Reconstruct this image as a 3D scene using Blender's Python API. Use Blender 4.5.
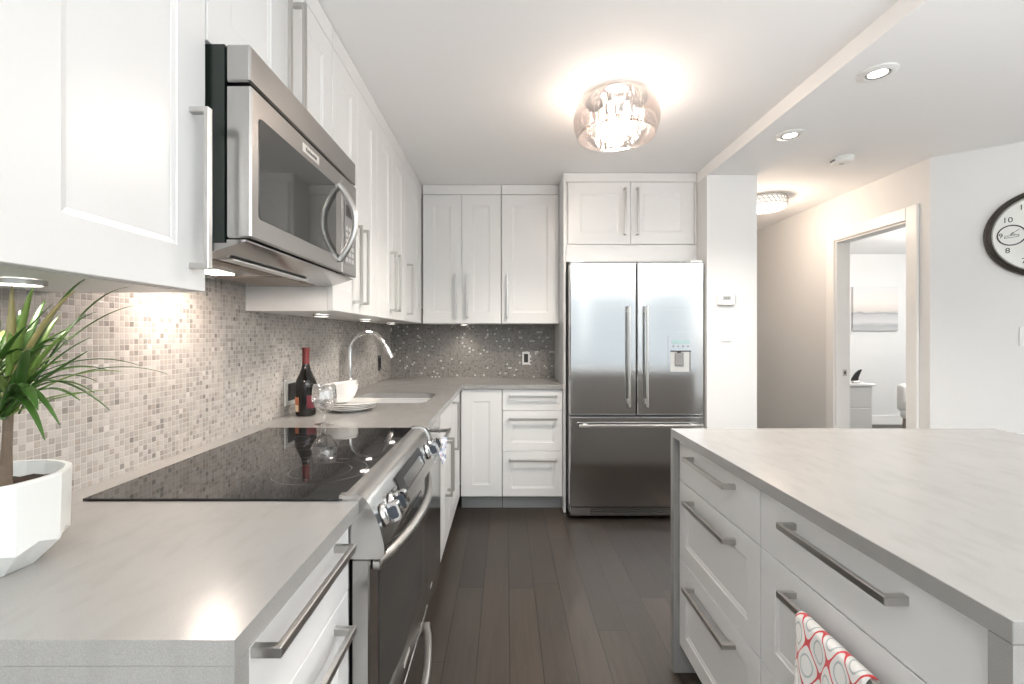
import bpy, bmesh, math, random
from mathutils import Vector, Matrix
random.seed(7)
PI = math.pi
S = bpy.context.scene
COL = S.collection
for o in list(bpy.data.objects): bpy.data.objects.remove(o)

# ------------------------------------------------------------ camera, world, exposure
cd = bpy.data.cameras.new('camera'); cam = bpy.data.objects.new('camera', cd); COL.objects.link(cam)
cd.sensor_width = 36; cd.lens = 460/1024*36
cd.shift_x = 5.7/1024; cd.shift_y = -6.2/1024
cd.clip_start = 0.02
cam.location = (0, 0, 1.269); cam.rotation_euler = (PI/2, 0, 0)
S.camera = cam
CZ = 1.269
w = bpy.data.worlds.new('world'); S.world = w; w.use_nodes = True
bg = w.node_tree.nodes['Background']
bg.inputs[0].default_value = (0.85, 0.94, 1.0, 1); bg.inputs[1].default_value = 1.25
S.view_settings.view_transform = 'Standard'; S.view_settings.look = 'None'
S.view_settings.gamma = 1; S.view_settings.use_curve_mapping = False
S.view_settings.exposure = 0.2

WARM = (1.0, 0.90, 0.80); NEUT = (1.0, 0.95, 0.90)
def lamp(name, kind, loc, power, color=WARM, rot=(0,0,0), **kw):
    d = bpy.data.lights.new(name, kind); d.energy = power; d.color = color
    for k, v in kw.items(): setattr(d, k, v)
    o = bpy.data.objects.new(name, d); COL.objects.link(o); o.location = loc; o.rotation_euler = rot
    return o
# daylight through the large windows behind the camera and the bedroom window
def portal(name, loc, rot, sx, sy):
    o = lamp(name, 'AREA', loc, 1, rot=rot, shape='RECTANGLE', size=sx, size_y=sy)
    o.data.cycles.is_portal = True
portal('window_daylight', (1.65, -3.55, 1.25), (PI/2, 0, 0), 4.9, 2.3)
portal('bedroom_daylight', (6.75, 4.9, 1.4), (PI/2, 0, PI/2), 2.4, 1.9)

# added soft fill behind the camera, no lamp there, thrown up at the ceiling
lamp('ceiling_fill', 'AREA', (2.2, -1.9, .6), 295, (.98,.99,1), (PI, 0, 0), shape='RECTANGLE', size=2.8, size_y=1.3, spread=2.7)
lamp('aisle_fill_spot', 'SPOT', (-.15, -.5, 2.43), 30, (1,.97,.93), spot_size=2.4, spot_blend=.8, shadow_soft_size=.08)  # added unseen spot, brightens the island side and near counter
# ------------------------------------------------------------ materials
def nt(name):
    m = bpy.data.materials.new(name); m.use_nodes = True
    t = m.node_tree; b = t.nodes['Principled BSDF']
    return m, t, b
def setp(b, **k):
    for n, v in k.items():
        n = {'base':'Base Color','rough':'Roughness','metal':'Metallic','spec':'Specular IOR Level','coat':'Coat Weight','coatr':'Coat Roughness','trans':'Transmission Weight','ior':'IOR','ecol':'Emission Color','estr':'Emission Strength','sheen':'Sheen Weight','aniso':'Anisotropic','sss':'Subsurface Weight','alpha':'Alpha'}[n]
        if isinstance(v, tuple) and len(v) == 3: v = (*v, 1)
        b.inputs[n].default_value = v
def node(t, typ, **k):
    n = t.nodes.new(typ)
    for a, v in k.items(): setattr(n, a, v)
    return n
def math_(t, op, a, b=None, c=None):
    n = t.nodes.new('ShaderNodeMath'); n.operation = op
    for i, v in enumerate((a, b, c)):
        if v is None: continue
        if isinstance(v, (int, float)): n.inputs[i].default_value = v
        else: t.links.new(v, n.inputs[i])
    return n.outputs[0]
def ramp(t, fac, stops, interp='LINEAR'):
    r = t.nodes.new('ShaderNodeValToRGB'); r.color_ramp.interpolation = interp
    e = r.color_ramp.elements
    e[0].position, e[0].color = stops[0][0], (*stops[0][1], 1)
    e[1].position, e[1].color = stops[-1][0], (*stops[-1][1], 1)
    for p, c in stops[1:-1]:
        x = e.new(p); x.color = (*c, 1)
    if fac is not None: t.links.new(fac, r.inputs[0])
    return r.outputs[0]
def mixc(t, fac, a, b):
    n = t.nodes.new('ShaderNodeMix'); n.data_type = 'RGBA'
    for s, v in ((n.inputs[0], fac), (n.inputs[6], a), (n.inputs[7], b)):
        if isinstance(v, (int, float)): s.default_value = v
        elif isinstance(v, tuple): s.default_value = (*v, 1)
        else: t.links.new(v, s)
    return n.outputs[2]
def coords(t, scale=(1,1,1), kind='Object'):
    tc = t.nodes.new('ShaderNodeTexCoord'); mp = t.nodes.new('ShaderNodeMapping')
    mp.inputs['Scale'].default_value = scale
    t.links.new(tc.outputs[kind], mp.inputs[0]); return mp.outputs[0]
def noise(t, vec, scale, detail=3, rough=.5):
    n = t.nodes.new('ShaderNodeTexNoise'); n.inputs['Scale'].default_value = scale
    n.inputs['Detail'].default_value = detail; n.inputs['Roughness'].default_value = rough
    if vec is not None: t.links.new(vec, n.inputs['Vector'])
    return n.outputs['Fac']
def bump(t, b, h, strength=.1, dist=.001):
    n = t.nodes.new('ShaderNodeBump'); n.inputs['Strength'].default_value = strength
    n.inputs['Distance'].default_value = dist
    t.links.new(h, n.inputs['Height']); t.links.new(n.outputs[0], b.inputs['Normal'])

def plain(name, col, rough=.5, noise_amt=.03, nscale=8, **k):
    m, t, b = nt(name); setp(b, rough=rough, **k)
    n = noise(t, coords(t), nscale)
    c2 = tuple(min(1, x*(1-noise_amt)) for x in col)
    t.links.new(mixc(t, n, col, c2), b.inputs['Base Color'])
    return m
def paint(name, col, rough=.6):
    m = plain(name, col, rough, .015, 3)
    t = m.node_tree; bump(t, t.nodes['Principled BSDF'], noise(t, coords(t), 220, 2), .04, .0006)
    return m
M = {}
M['wall'] = paint('wall_paint', (.77,.77,.76), .65)
M['ceiling'] = paint('ceiling_paint', (.94,.935,.925), .8)
M['trim'] = plain('trim_paint', (.88,.88,.86), .35)
M['cab'] = plain('cabinet_lacquer', (.75,.755,.75), .30, .01, 4)
M['plastic'] = plain('white_plastic', (.85,.85,.83), .35)
M['black'] = plain('black_plastic', (.015,.015,.015), .35)
M['dark'] = plain('dark_enamel', (.012,.018,.015), .25)
M['grey'] = plain('grey_plastic', (.22,.22,.22), .4)
M['lightgrey'] = plain('light_grey_plastic', (.5,.51,.5), .4)
M['lcd'] = plain('display_glass', (.35,.47,.48), .15)
M['ceramic'] = plain('white_ceramic', (.86,.85,.82), .12, .01)
M['pot'] = plain('matt_white_ceramic', (.72,.74,.725), .3, .01)
M['soil'] = plain('soil', (.05,.025,.012), .95, .7, 90)
M['chrome'] = plain('chrome', (.82,.82,.82), .07, .02, metal=1.0)
M['nickel'] = plain('brushed_nickel', (.56,.55,.53), .3, .05, 60, metal=1.0)
M['nickel_dark'] = plain('knob_inlay', (.05,.06,.075), .3, .05)
M['rim'] = plain('dark_bronze', (.045,.038,.03), .35, .2, 30)
M['face'] = plain('clock_paper', (.82,.83,.79), .5)
M['ink'] = plain('black_ink', (.03,.03,.03), .6)
M['badge'] = plain('silver_badge', (.8,.8,.78), .3, metal=.6)
M['burner'] = plain('burner_print', (.10,.10,.10), .25)
M['upholst'] = plain('white_upholstery', (.75,.74,.72), .9, .05, 200)
M['woodleg'] = plain('grey_wood', (.28,.24,.2), .5, .3, 30)

def steel(name, col, rough, axis):
    # brushed steel: fine streaks along one axis
    m, t, b = nt(name); setp(b, base=col, metal=1.0, rough=rough)
    sc = {'x': (2, 300, 300), 'y': (300, 2, 300), 'z': (300, 300, 2)}[axis]
    n = noise(t, coords(t, sc), 1.0, 2)
    r = math_(t, 'MULTIPLY_ADD', n, .10, rough-.05)
    t.links.new(r, b.inputs['Roughness'])
    t.links.new(mixc(t, n, tuple(c*.93 for c in col), col), b.inputs['Base Color'])
    bump(t, b, n, .03, .0002)
    return m
M['steel'] = steel('brushed_steel', (.54,.54,.535), .12, 'x')
M['steel_y'] = steel('brushed_steel_side', (.60,.59,.575), .24, 'y')
M['steel_mw'] = steel('brushed_steel_microwave', (.44,.43,.42), .24, 'y')
M['steel_dw'] = steel('brushed_steel_dishwasher', (.56,.555,.545), .13, 'y')
M['steel_dark'] = steel('range_door_steel', (.42,.41,.40), .2, 'y')

def stone():
    m, t, b = nt('grey_quartz'); setp(b, rough=.22, spec=.5)
    v = coords(t)
    a = noise(t, v, 900, 2, .6); c = noise(t, v, 6, 4, .6); d = noise(t, coords(t, (3, 1, 1)), 12, 4)
    c1 = ramp(t, a, [(.35,(.26,.255,.247)), (.5,(.31,.305,.296)), (.66,(.36,.355,.345))])
    c2 = mixc(t, math_(t, 'MULTIPLY', c, .35), c1, (.38,.375,.365))
    c3 = mixc(t, math_(t, 'MULTIPLY', ramp_f(t, d), .30), c2, (.25,.245,.237))
    t.links.new(c3, b.inputs['Base Color'])
    t.links.new(math_(t, 'MULTIPLY_ADD', c, .12, .17), b.inputs['Roughness'])
    return m
def ramp_f(t, fac):
    n = t.nodes.new('ShaderNodeMapRange'); n.inputs[1].default_value = .5; n.inputs[2].default_value = .7
    t.links.new(fac, n.inputs[0]); return n.outputs[0]
M['stone'] = stone()

def mosaic(name, ax, pitch=.0152, dim=1.0, white=(.85,.83,.80), wp=.975):
    # small square glass and stone mosaic on light grout; ax is the horizontal axis of the wall
    m, t, b = nt(name)
    tc = t.nodes.new('ShaderNodeTexCoord'); sp = t.nodes.new('ShaderNodeSeparateXYZ')
    t.links.new(tc.outputs['Object'], sp.inputs[0])
    u = math_(t, 'DIVIDE', sp.outputs[ax], pitch); v = math_(t, 'DIVIDE', sp.outputs[2], pitch)
    fu = math_(t, 'FRACT', u); fv = math_(t, 'FRACT', v)
    iu = math_(t, 'FLOOR', u); iv = math_(t, 'FLOOR', v)
    cb = t.nodes.new('ShaderNodeCombineXYZ'); t.links.new(iu, cb.inputs[0]); t.links.new(iv, cb.inputs[1])
    wn = t.nodes.new('ShaderNodeTexWhiteNoise'); wn.noise_dimensions = '2D'; t.links.new(cb.outputs[0], wn.inputs['Vector'])
    r = wn.outputs['Value']
    sc = t.nodes.new('ShaderNodeSeparateColor'); t.links.new(wn.outputs['Color'], sc.inputs[0])
    r2 = sc.outputs[1]
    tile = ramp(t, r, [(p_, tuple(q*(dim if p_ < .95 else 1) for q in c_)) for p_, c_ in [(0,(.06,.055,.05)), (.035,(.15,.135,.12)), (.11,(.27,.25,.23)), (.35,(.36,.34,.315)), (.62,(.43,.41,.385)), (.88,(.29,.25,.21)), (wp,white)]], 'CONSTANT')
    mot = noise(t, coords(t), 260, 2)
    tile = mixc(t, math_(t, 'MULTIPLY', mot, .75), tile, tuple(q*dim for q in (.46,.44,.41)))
    du = math_(t, 'ABSOLUTE', math_(t, 'SUBTRACT', fu, .5)); dv = math_(t, 'ABSOLUTE', math_(t, 'SUBTRACT', fv, .5))
    mx = math_(t, 'MAXIMUM', du, dv)
    g = math_(t, 'GREATER_THAN', mx, .435)
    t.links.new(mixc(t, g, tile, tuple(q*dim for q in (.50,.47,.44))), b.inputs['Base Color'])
    shiny = math_(t, 'GREATER_THAN', r2, .6)
    ro = math_(t, 'MULTIPLY_ADD', shiny, -.32, .48)
    ro = math_(t, 'MAXIMUM', ro, math_(t, 'MULTIPLY', g, .8))
    t.links.new(ro, b.inputs['Roughness'])
    h = math_(t, 'SUBTRACT', 1.0, math_(t, 'SMOOTH_MAX', math_(t, 'SUBTRACT', mx, .36), 0.0, .03))
    h = math_(t, 'ADD', h, math_(t, 'MULTIPLY', math_(t, 'MULTIPLY', r2, fu), .12))
    bump(t, b, h, .6, .006)
    return m
M['mosaic_lit'] = mosaic('mosaic_left_lit', 1, .0152, 1.0, (.56,.54,.51), .97); M['mosaic_shaded'] = mosaic('mosaic_back_shaded', 0, .0152, .58, (.9,.88,.86), .955)  # same tiles; left light, back shade and extra glints put into the colours

def planks():
    m, t, b = nt('dark_oak_planks')
    tc = t.nodes.new('ShaderNodeTexCoord'); sp = t.nodes.new('ShaderNodeSeparateXYZ')
    t.links.new(tc.outputs['Object'], sp.inputs[0])
    W, L = .127, 1.25
    u = math_(t, 'DIVIDE', math_(t, 'ADD', sp.outputs[0], 10.02), W); iu = math_(t, 'FLOOR', u); fu = math_(t, 'FRACT', u)
    w1 = t.nodes.new('ShaderNodeTexWhiteNoise'); w1.noise_dimensions = '1D'; t.links.new(iu, w1.inputs['W'])
    v = math_(t, 'ADD', math_(t, 'DIVIDE', math_(t, 'ADD', sp.outputs[1], 20), L), math_(t, 'MULTIPLY', w1.outputs['Value'], 7.3))
    iv = math_(t, 'FLOOR', v); fv = math_(t, 'FRACT', v)
    cb = t.nodes.new('ShaderNodeCombineXYZ'); t.links.new(iu, cb.inputs[0]); t.links.new(iv, cb.inputs[1])
    w2 = t.nodes.new('ShaderNodeTexWhiteNoise'); w2.noise_dimensions = '2D'; t.links.new(cb.outputs[0], w2.inputs['Vector'])
    base = ramp(t, w2.outputs['Value'], [(0,(.030,.024,.020)), (.4,(.043,.034,.028)), (.75,(.052,.041,.033)), (1,(.068,.052,.041))])
    vm = t.nodes.new('ShaderNodeVectorMath'); vm.operation = 'ADD'
    t.links.new(coords(t, (26, 1.6, 1)), vm.inputs[0]); t.links.new(w2.outputs['Color'], vm.inputs[1])
    vs = t.nodes.new('ShaderNodeVectorMath'); vs.operation = 'MULTIPLY'; t.links.new(w2.outputs['Color'], vs.inputs[0]); vs.inputs[1].default_value = (40,40,40)
    t.links.new(vs.outputs[0], vm.inputs[1])
    gr = noise(t, vm.outputs[0], 2.2, 6, .62)
    gr2 = ramp(t, gr, [(.3,(.6,.6,.6)), (.7,(1.25,1.22,1.2))])
    mul = t.nodes.new('ShaderNodeMix'); mul.data_type = 'RGBA'; mul.blend_type = 'MULTIPLY'; mul.inputs[0].default_value = .7
    t.links.new(base, mul.inputs[6]); t.links.new(gr2, mul.inputs[7])
    eu = math_(t, 'MULTIPLY', math_(t, 'MINIMUM', fu, math_(t, 'SUBTRACT', 1.0, fu)), W)
    ev = math_(t, 'MULTIPLY', math_(t, 'MINIMUM', fv, math_(t, 'SUBTRACT', 1.0, fv)), L)
    e = math_(t, 'MINIMUM', eu, ev)
    gap = math_(t, 'LESS_THAN', e, .0018)
    t.links.new(mixc(t, gap, mul.outputs[2], (.010,.007,.006)), b.inputs['Base Color'])
    t.links.new(math_(t, 'MULTIPLY_ADD', gr, .2, .30), b.inputs['Roughness'])
    h = math_(t, 'ADD', math_(t, 'MULTIPLY', gr, .25), math_(t, 'MINIMUM', math_(t, 'MULTIPLY', e, 400), 1.0))
    bump(t, b, h, .35, .0012)
    return m
M['floor'] = planks()

def cooktop():
    m, t, b = nt('black_ceramic_glass'); setp(b, base=(.012,.012,.013), rough=.035, spec=.75)
    n = noise(t, coords(t), 900, 1)
    t.links.new(mixc(t, math_(t, 'GREATER_THAN', n, .7), (.010,.010,.011), (.05,.05,.05)), b.inputs['Base Color'])
    return m
M['cooktop'] = cooktop()
m, t, b = nt('tinted_window_glass'); setp(b, rough=.04, spec=.8, base=(.05,.052,.052)); M['ovenglass'] = m
n_ = noise(t, coords(t), 3); t.links.new(mixc(t, n_, (.035,.037,.036), (.05,.052,.05)), b.inputs['Base Color'])

def clear(name, tint, refl=.12, edge=.7, glossr=.03):
    # thin clear glass: see-through with fresnel reflections
    m = bpy.data.materials.new(name); m.use_nodes = True; t = m.node_tree
    out = t.nodes['Material Output']; t.nodes.remove(t.nodes['Principled BSDF'])
    tr = t.nodes.new('ShaderNodeBsdfTransparent'); tr.inputs[0].default_value = (*tint, 1)
    gl = t.nodes.new('ShaderNodeBsdfGlossy'); gl.inputs['Roughness'].default_value = glossr; gl.inputs[0].default_value = (.95,.95,.95,1)
    lw = t.nodes.new('ShaderNodeLayerWeight'); lw.inputs[0].default_value = .35
    f = math_(t, 'MULTIPLY_ADD', lw.outputs['Facing'], edge, refl)
    mx = t.nodes.new('ShaderNodeMixShader'); t.links.new(f, mx.inputs[0]); t.links.new(tr.outputs[0], mx.inputs[1]); t.links.new(gl.outputs[0], mx.inputs[2])
    t.links.new(mx.outputs[0], out.inputs[0]); return m
M['clear'] = clear('clear_crystal', (.97,.97,.97), .15, .75)
M['shade'] = clear('smoked_mirror_glass', (.90,.86,.84), .14, .40, .10)
M['pane'] = clear('window_pane', (.98,.99,.99), .03, .3)
def emit(name, col, s):
    m, t, b = nt(name); setp(b, base=(.9,.9,.9), ecol=col, estr=s); return m
M['bulb'] = emit('warm_bulb', (1,.80,.62), 60)
M['led'] = emit('led_disc', (1,.93,.84), 14)
M['puck'] = emit('puck_disc', (1,.93,.85), 9)
M['diffuser'] = emit('lit_diffuser', (1,.90,.80), .75)

m, t, b = nt('dark_bottle_glass'); setp(b, rough=.05, spec=.5, base=(.006,.006,.006)); M['bottle'] = m
t.links.new(mixc(t, noise(t, coords(t), 5), (.004,.005,.004), (.012,.010,.008)), b.inputs['Base Color'])
M['red'] = plain('red_foil', (.13,.013,.012), .35, .15, 40)
M['redlabel'] = plain('red_label', (.16,.02,.03), .5, .2, 60)
M['cream'] = plain('cream_label', (.75,.65,.45), .6, .1, 60)
M['orange'] = plain('amber_label', (.5,.17,.08), .6, .2, 60)

def leafmat(name, a, c):
    m, t, b = nt(name); setp(b, rough=.4)
    n = noise(t, coords(t), 14, 3)
    t.links.new(mixc(t, n, a, c), b.inputs['Base Color']); return m
M['leaf'] = leafmat('leaf_green', (.02,.07,.01), (.08,.18,.03))
M['leaf2'] = leafmat('leaf_yellow_green', (.12,.22,.04), (.26,.38,.10))
M['leaf3'] = leafmat('leaf_dry', (.30,.24,.10), (.40,.36,.16))
M['trunk'] = plain('bark', (.20,.15,.11), .9, .5, 60)

def towel():
    m, t, b = nt('trellis_print_cotton'); setp(b, rough=.9, sheen=.2)
    uv = t.nodes.new('ShaderNodeUVMap'); sp = t.nodes.new('ShaderNodeSeparateXYZ'); t.links.new(uv.outputs[0], sp.inputs[0])
    x = math_(t, 'MULTIPLY', sp.outputs[0], PI/.0290); y = math_(t, 'MULTIPLY', sp.outputs[1], PI/.046)
    f = math_(t, 'SUBTRACT', math_(t, 'COSINE', x), math_(t, 'MULTIPLY', math_(t, 'COSINE', y), .93))
    a = math_(t, 'ABSOLUTE', f)
    line = math_(t, 'LESS_THAN', a, .16)
    ring = math_(t, 'MULTIPLY', math_(t, 'GREATER_THAN', a, .95), math_(t, 'LESS_THAN', a, 1.25))
    c = mixc(t, ring, (.80,.79,.77), (.46,.50,.50))
    c = mixc(t, line, c, (.62,.06,.07))
    t.links.new(c, b.inputs['Base Color'])
    bump(t, b, noise(t, coords(t), 900, 2), .2, .0006)
    return m
M['towel'] = towel()
def cloth2():
    m, t, b = nt('blue_white_cloth'); setp(b, rough=.9)
    n = noise(t, coords(t), 45, 2)
    t.links.new(ramp(t, n, [(0,(.10,.13,.28)), (.40,(.30,.38,.55)), (.48,(.80,.82,.86)), (.62,(.82,.80,.80)), (.66,(.55,.02,.03))], 'CONSTANT'), b.inputs['Base Color'])
    return m
M['cloth2'] = cloth2()
def seascape():
    m, t, b = nt('seascape_print'); setp(b, rough=.7)
    tc = t.nodes.new('ShaderNodeTexCoord'); sp = t.nodes.new('ShaderNodeSeparateXYZ'); t.links.new(tc.outputs['Generated'], sp.inputs[0])
    n = noise(t, coords(t, (1,1,6)), 5, 4)
    z = math_(t, 'ADD', sp.outputs[2], math_(t, 'MULTIPLY_ADD', n, .10, -.05))
    t.links.new(ramp(t, z, [(0,(.50,.50,.50)), (.12,(.40,.41,.42)), (.2,(.62,.62,.62)), (.36,(.50,.50,.51)), (.40,(.30,.31,.33)), (.43,(.62,.58,.54)), (.62,(.80,.74,.70)), (1,(.72,.72,.72))]), b.inputs['Base Color'])
    return m
M['sea'] = seascape()
def filt():
    m, t, b = nt('grease_filter_mesh'); setp(b, rough=.45, metal=.8)
    ch = t.nodes.new('ShaderNodeTexChecker'); ch.inputs['Scale'].default_value = 260; t.links.new(coords(t), ch.inputs[0])
    ch.inputs[1].default_value = (.36,.30,.25,1); ch.inputs[2].default_value = (.14,.12,.10,1)
    t.links.new(ch.outputs[0], b.inputs['Base Color']); return m
M['filter'] = filt()

# ------------------------------------------------------------ mesh helpers
def BM(): return bmesh.new()
def box(bm, x0, x1, y0, y1, z0, z1, bev=0.0, seg=1):
    r = bmesh.ops.create_cube(bm, size=1)
    vs = r['verts']
    bmesh.ops.scale(bm, vec=(x1-x0, y1-y0, z1-z0), verts=vs)
    bmesh.ops.translate(bm, vec=((x0+x1)/2, (y0+y1)/2, (z0+z1)/2), verts=vs)
    if bev > 0:
        es = list({e for v in vs for e in v.link_edges})
        bmesh.ops.bevel(bm, geom=es, offset=bev, segments=seg, affect='EDGES', profile=.5)
    return bm
def lathe(bm, prof, n=32, c=(0,0,0), close=False):
    rings = []
    for r, z in prof:
        if r < 1e-6: rings.append([bm.verts.new((c[0], c[1], c[2]+z))])
        else: rings.append([bm.verts.new((c[0]+r*math.cos(2*PI*i/n), c[1]+r*math.sin(2*PI*i/n), c[2]+z)) for i in range(n)])
    for a, b in zip(rings, rings[1:]):
        for i in range(n):
            j = (i+1) % n
            if len(a) == 1 and len(b) == 1: continue
            if len(a) == 1: bm.faces.new((a[0], b[j], b[i]))
            elif len(b) == 1: bm.faces.new((a[i], a[j], b[0]))
            else: bm.faces.new((a[i], a[j], b[j], b[i]))
    return bm
def tube(bm, pts, rad, n=12, cap=True):
    pts = [Vector(p) for p in pts]
    rr = rad if isinstance(rad, (list, tuple)) else [rad]*len(pts)
    rings = []; up = None
    for i, p in enumerate(pts):
        d = (pts[min(i+1, len(pts)-1)] - pts[max(i-1, 0)]).normalized()
        if up is None:
            up = Vector((0,0,1)) if abs(d.z) < .9 else Vector((0,1,0))
        s = d.cross(up).normalized(); up = s.cross(d).normalized()
        rings.append([bm.verts.new(p + rr[i]*(math.cos(2*PI*k/n)*s + math.sin(2*PI*k/n)*up)) for k in range(n)])
    for a, b in zip(rings, rings[1:]):
        for i in range(n): bm.faces.new((a[i], a[(i+1)%n], b[(i+1)%n], b[i]))
    if cap:
        bm.faces.new(rings[0][::-1]); bm.faces.new(rings[-1])
    return bm
def prism(bm, poly, axis, a0, a1):
    # extrude a polygon given in the two other axes along axis ('x','y','z')
    def P(p, a):
        return {'x': (a, p[0], p[1]), 'y': (p[0], a, p[1]), 'z': (p[0], p[1], a)}[axis]
    A = [bm.verts.new(P(p, a0)) for p in poly]; B = [bm.verts.new(P(p, a1)) for p in poly]
    bm.faces.new(A); bm.faces.new(B[::-1]); n = len(poly)
    for i in range(n): bm.faces.new((A[i], A[(i+1)%n], B[(i+1)%n], B[i]))
    return bm
def rrect(x0, x1, z0, z1, r, n=5):
    out = []
    for cx, cz, a in ((x1-r, z0+r, -PI/2), (x1-r, z1-r, 0), (x0+r, z1-r, PI/2), (x0+r, z0+r, PI)):
        for i in range(n+1):
            out.append((cx+r*math.cos(a+PI/2*i/n), cz+r*math.sin(a+PI/2*i/n)))
    return out
def smooth(bm, ang=35):
    bmesh.ops.recalc_face_normals(bm, faces=bm.faces)
    for f in bm.faces: f.smooth = True
    for e in bm.edges:
        if len(e.link_faces) == 2 and e.calc_face_angle(0) > math.radians(ang): e.smooth = False
def obj(name, bm, mat, parent=None, sm=True, ang=35):
    if sm: smooth(bm, ang)
    else: bmesh.ops.recalc_face_normals(bm, faces=bm.faces)
    me = bpy.data.meshes.new(name); bm.to_mesh(me); bm.free()
    for mm in (mat if isinstance(mat, (list, tuple)) else [mat]): me.materials.append(M[mm] if isinstance(mm, str) else mm)
    o = bpy.data.objects.new(name, me); COL.objects.link(o)
    if parent: o.parent = parent
    return o
def bx(name, dims, mat, parent=None, bev=0.0, label=None):
    o = obj(name, box(BM(), *dims, bev=bev), mat, parent)
    if label: o['label'] = label
    return o
def tag(o, label, cat, group=None):
    o['label'] = label; o['category'] = cat
    if group: o['group'] = group
    return o
def thing(name, label, cat, loc=(0,0,0), rz=0, group=None):
    o = bpy.data.objects.new(name, None); COL.objects.link(o); o.empty_display_size = .1
    o.location = loc; o.rotation_euler = (0, 0, rz)
    return tag(o, label, cat, group)
def struct(name, dims, mat, parent=None):
    o = obj(name, box(BM(), *dims), mat, parent, sm=False)
    if not parent: o['kind'] = 'structure'
    return o
def structs(name, boxes, mat):
    bm = BM()
    for d in boxes: box(bm, *d)
    o = obj(name, bm, mat, None, sm=False); o['kind'] = 'structure'; return o
def copy_tree(o, parent=None):
    c = o.copy(); COL.objects.link(c); c.parent = parent
    for ch in o.children: copy_tree(ch, c)
    return c
def text_bm(txt, size, depth=.0004):
    # lettering in the x-z plane, facing -y, centred on the origin
    cu = bpy.data.curves.new('txt', 'FONT'); cu.body = txt; cu.size = size; cu.extrude = depth
    cu.align_x = 'CENTER'; cu.align_y = 'CENTER'; cu.resolution_u = 3
    o = bpy.data.objects.new('txt', cu); COL.objects.link(o)
    dg = bpy.context.evaluated_depsgraph_get(); dg.update()
    me = bpy.data.meshes.new_from_object(o.evaluated_get(dg))
    bm = BM(); bm.from_mesh(me)
    bpy.data.objects.remove(o); bpy.data.curves.remove(cu); bpy.data.meshes.remove(me)
    bmesh.ops.rotate(bm, cent=(0,0,0), matrix=Matrix.Rotation(PI/2, 3, 'X'), verts=bm.verts)
    return bm

# ------------------------------------------------------------ setting
RY = -3.5
struct('floor', (-1.2, 7.0, RY-.2, 6.8, -.08, 0), 'floor')
struct('ceiling', (-1.2, 7.0, RY-.2, 6.8, 2.44, 2.54), 'ceiling')
struct('trim_1', (1.37, 1.715, RY, 5.6, 2.365, 2.44), 'ceiling')          # dropped soffit
struct('wall_left', (-1.10, -.99, RY, 4.03, 0, 2.44), 'wall')
struct('wall_back', (-.99, 1.37, 3.92, 4.03, 0, 2.44), 'wall')
struct('wall_middle', (1.37, 1.711, 3.14, 5.6, 0, 2.365), 'wall')          # wall end beside the fridge
struct('wall_hall_end', (1.711, 2.79, 5.6, 5.7, 0, 2.44), 'wall')
structs('wall_right', [(2.79, 2.90, 3.90, 6.6, 0, 2.44), (2.79, 2.90, 3.03, 3.195, 0, 2.44), (2.79, 2.90, 3.195, 3.90, 2.07, 2.44)], 'wall')
P1 = Vector((2.79, 3.03)); U = Vector((.786, -.618)); T = 1.92
P2 = P1 + U*T
bm = BM(); N = Vector((.618, .786))*.1
prism(bm, [tuple(P1), tuple(P2), tuple(P2+N), tuple(P1+N)], 'z', 0, 2.44)
o = obj('wall_right_angled', bm, 'wall', None, sm=False); o['kind'] = 'structure'
struct('wall_right_front', (P2.x, P2.x+.1, RY, P2.y+.03, 0, 2.44), 'wall')
structs('wall_front', [(-.99, -.8, RY-.1, RY, 0, 2.44), (4.1, P2.x+.1, RY-.1, RY, 0, 2.44), (-.8, 4.1, RY-.1, RY, 2.35, 2.44)], 'wall')
struct('wall_bedroom_back', (2.90, 6.7, 6.6, 6.7, 0, 2.44), 'wall')
structs('wall_bedroom_right', [(6.7, 6.8, 3.1, 3.7, 0, 2.44), (6.7, 6.8, 6.1, 6.7, 0, 2.44), (6.7, 6.8, 3.7, 6.1, 0, .45), (6.7, 6.8, 3.7, 6.1, 2.35, 2.44)], 'wall')
struct('wall_bedroom_front', (3.0, 6.8, 2.98, 3.08, 0, 2.44), 'wall')
struct('baseboard_bedroom', (2.90, 6.7, 6.585, 6.6, 0, .13), 'trim')
# windows behind the camera
def window(name, x0, x1, z0, z1, y, n, ax='x', xx=0):
    root = bpy.data.objects.new(name, None); COL.objects.link(root); root['kind'] = 'structure'
    bm = BM(); f = .06
    def B(a0, a1, c0, c1):
        if ax == 'x': box(bm, a0, a1, y-.07, y-.01, c0, c1)
        else: box(bm, y+.01, y+.07, a0, a1, c0, c1)
    B(x0, x1, z0, z0+f); B(x0, x1, z1-f, z1)
    for i in range(n+1):
        c = x0 + (x1-x0)*i/n; a0 = min(max(c-f/2, x0), x1-f); B(a0, a0+f, z0+f, z1-f)
    obj('window_frame', bm, 'trim', root, sm=False)
    return root
window('window_1', -.8, 4.1, 0.0, 2.35, RY, 4)
window('window_2', 3.7, 6.1, .45, 2.35, 6.7, 2, 'y')

# mosaic backsplash
structs('trim_2', [(-.99, -.984, .0, 3.92, .915, 1.52)], 'mosaic_lit')
structs('trim_3', [(-.984, .41, 3.914, 3.92, .915, 1.50)], 'mosaic_shaded')

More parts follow.
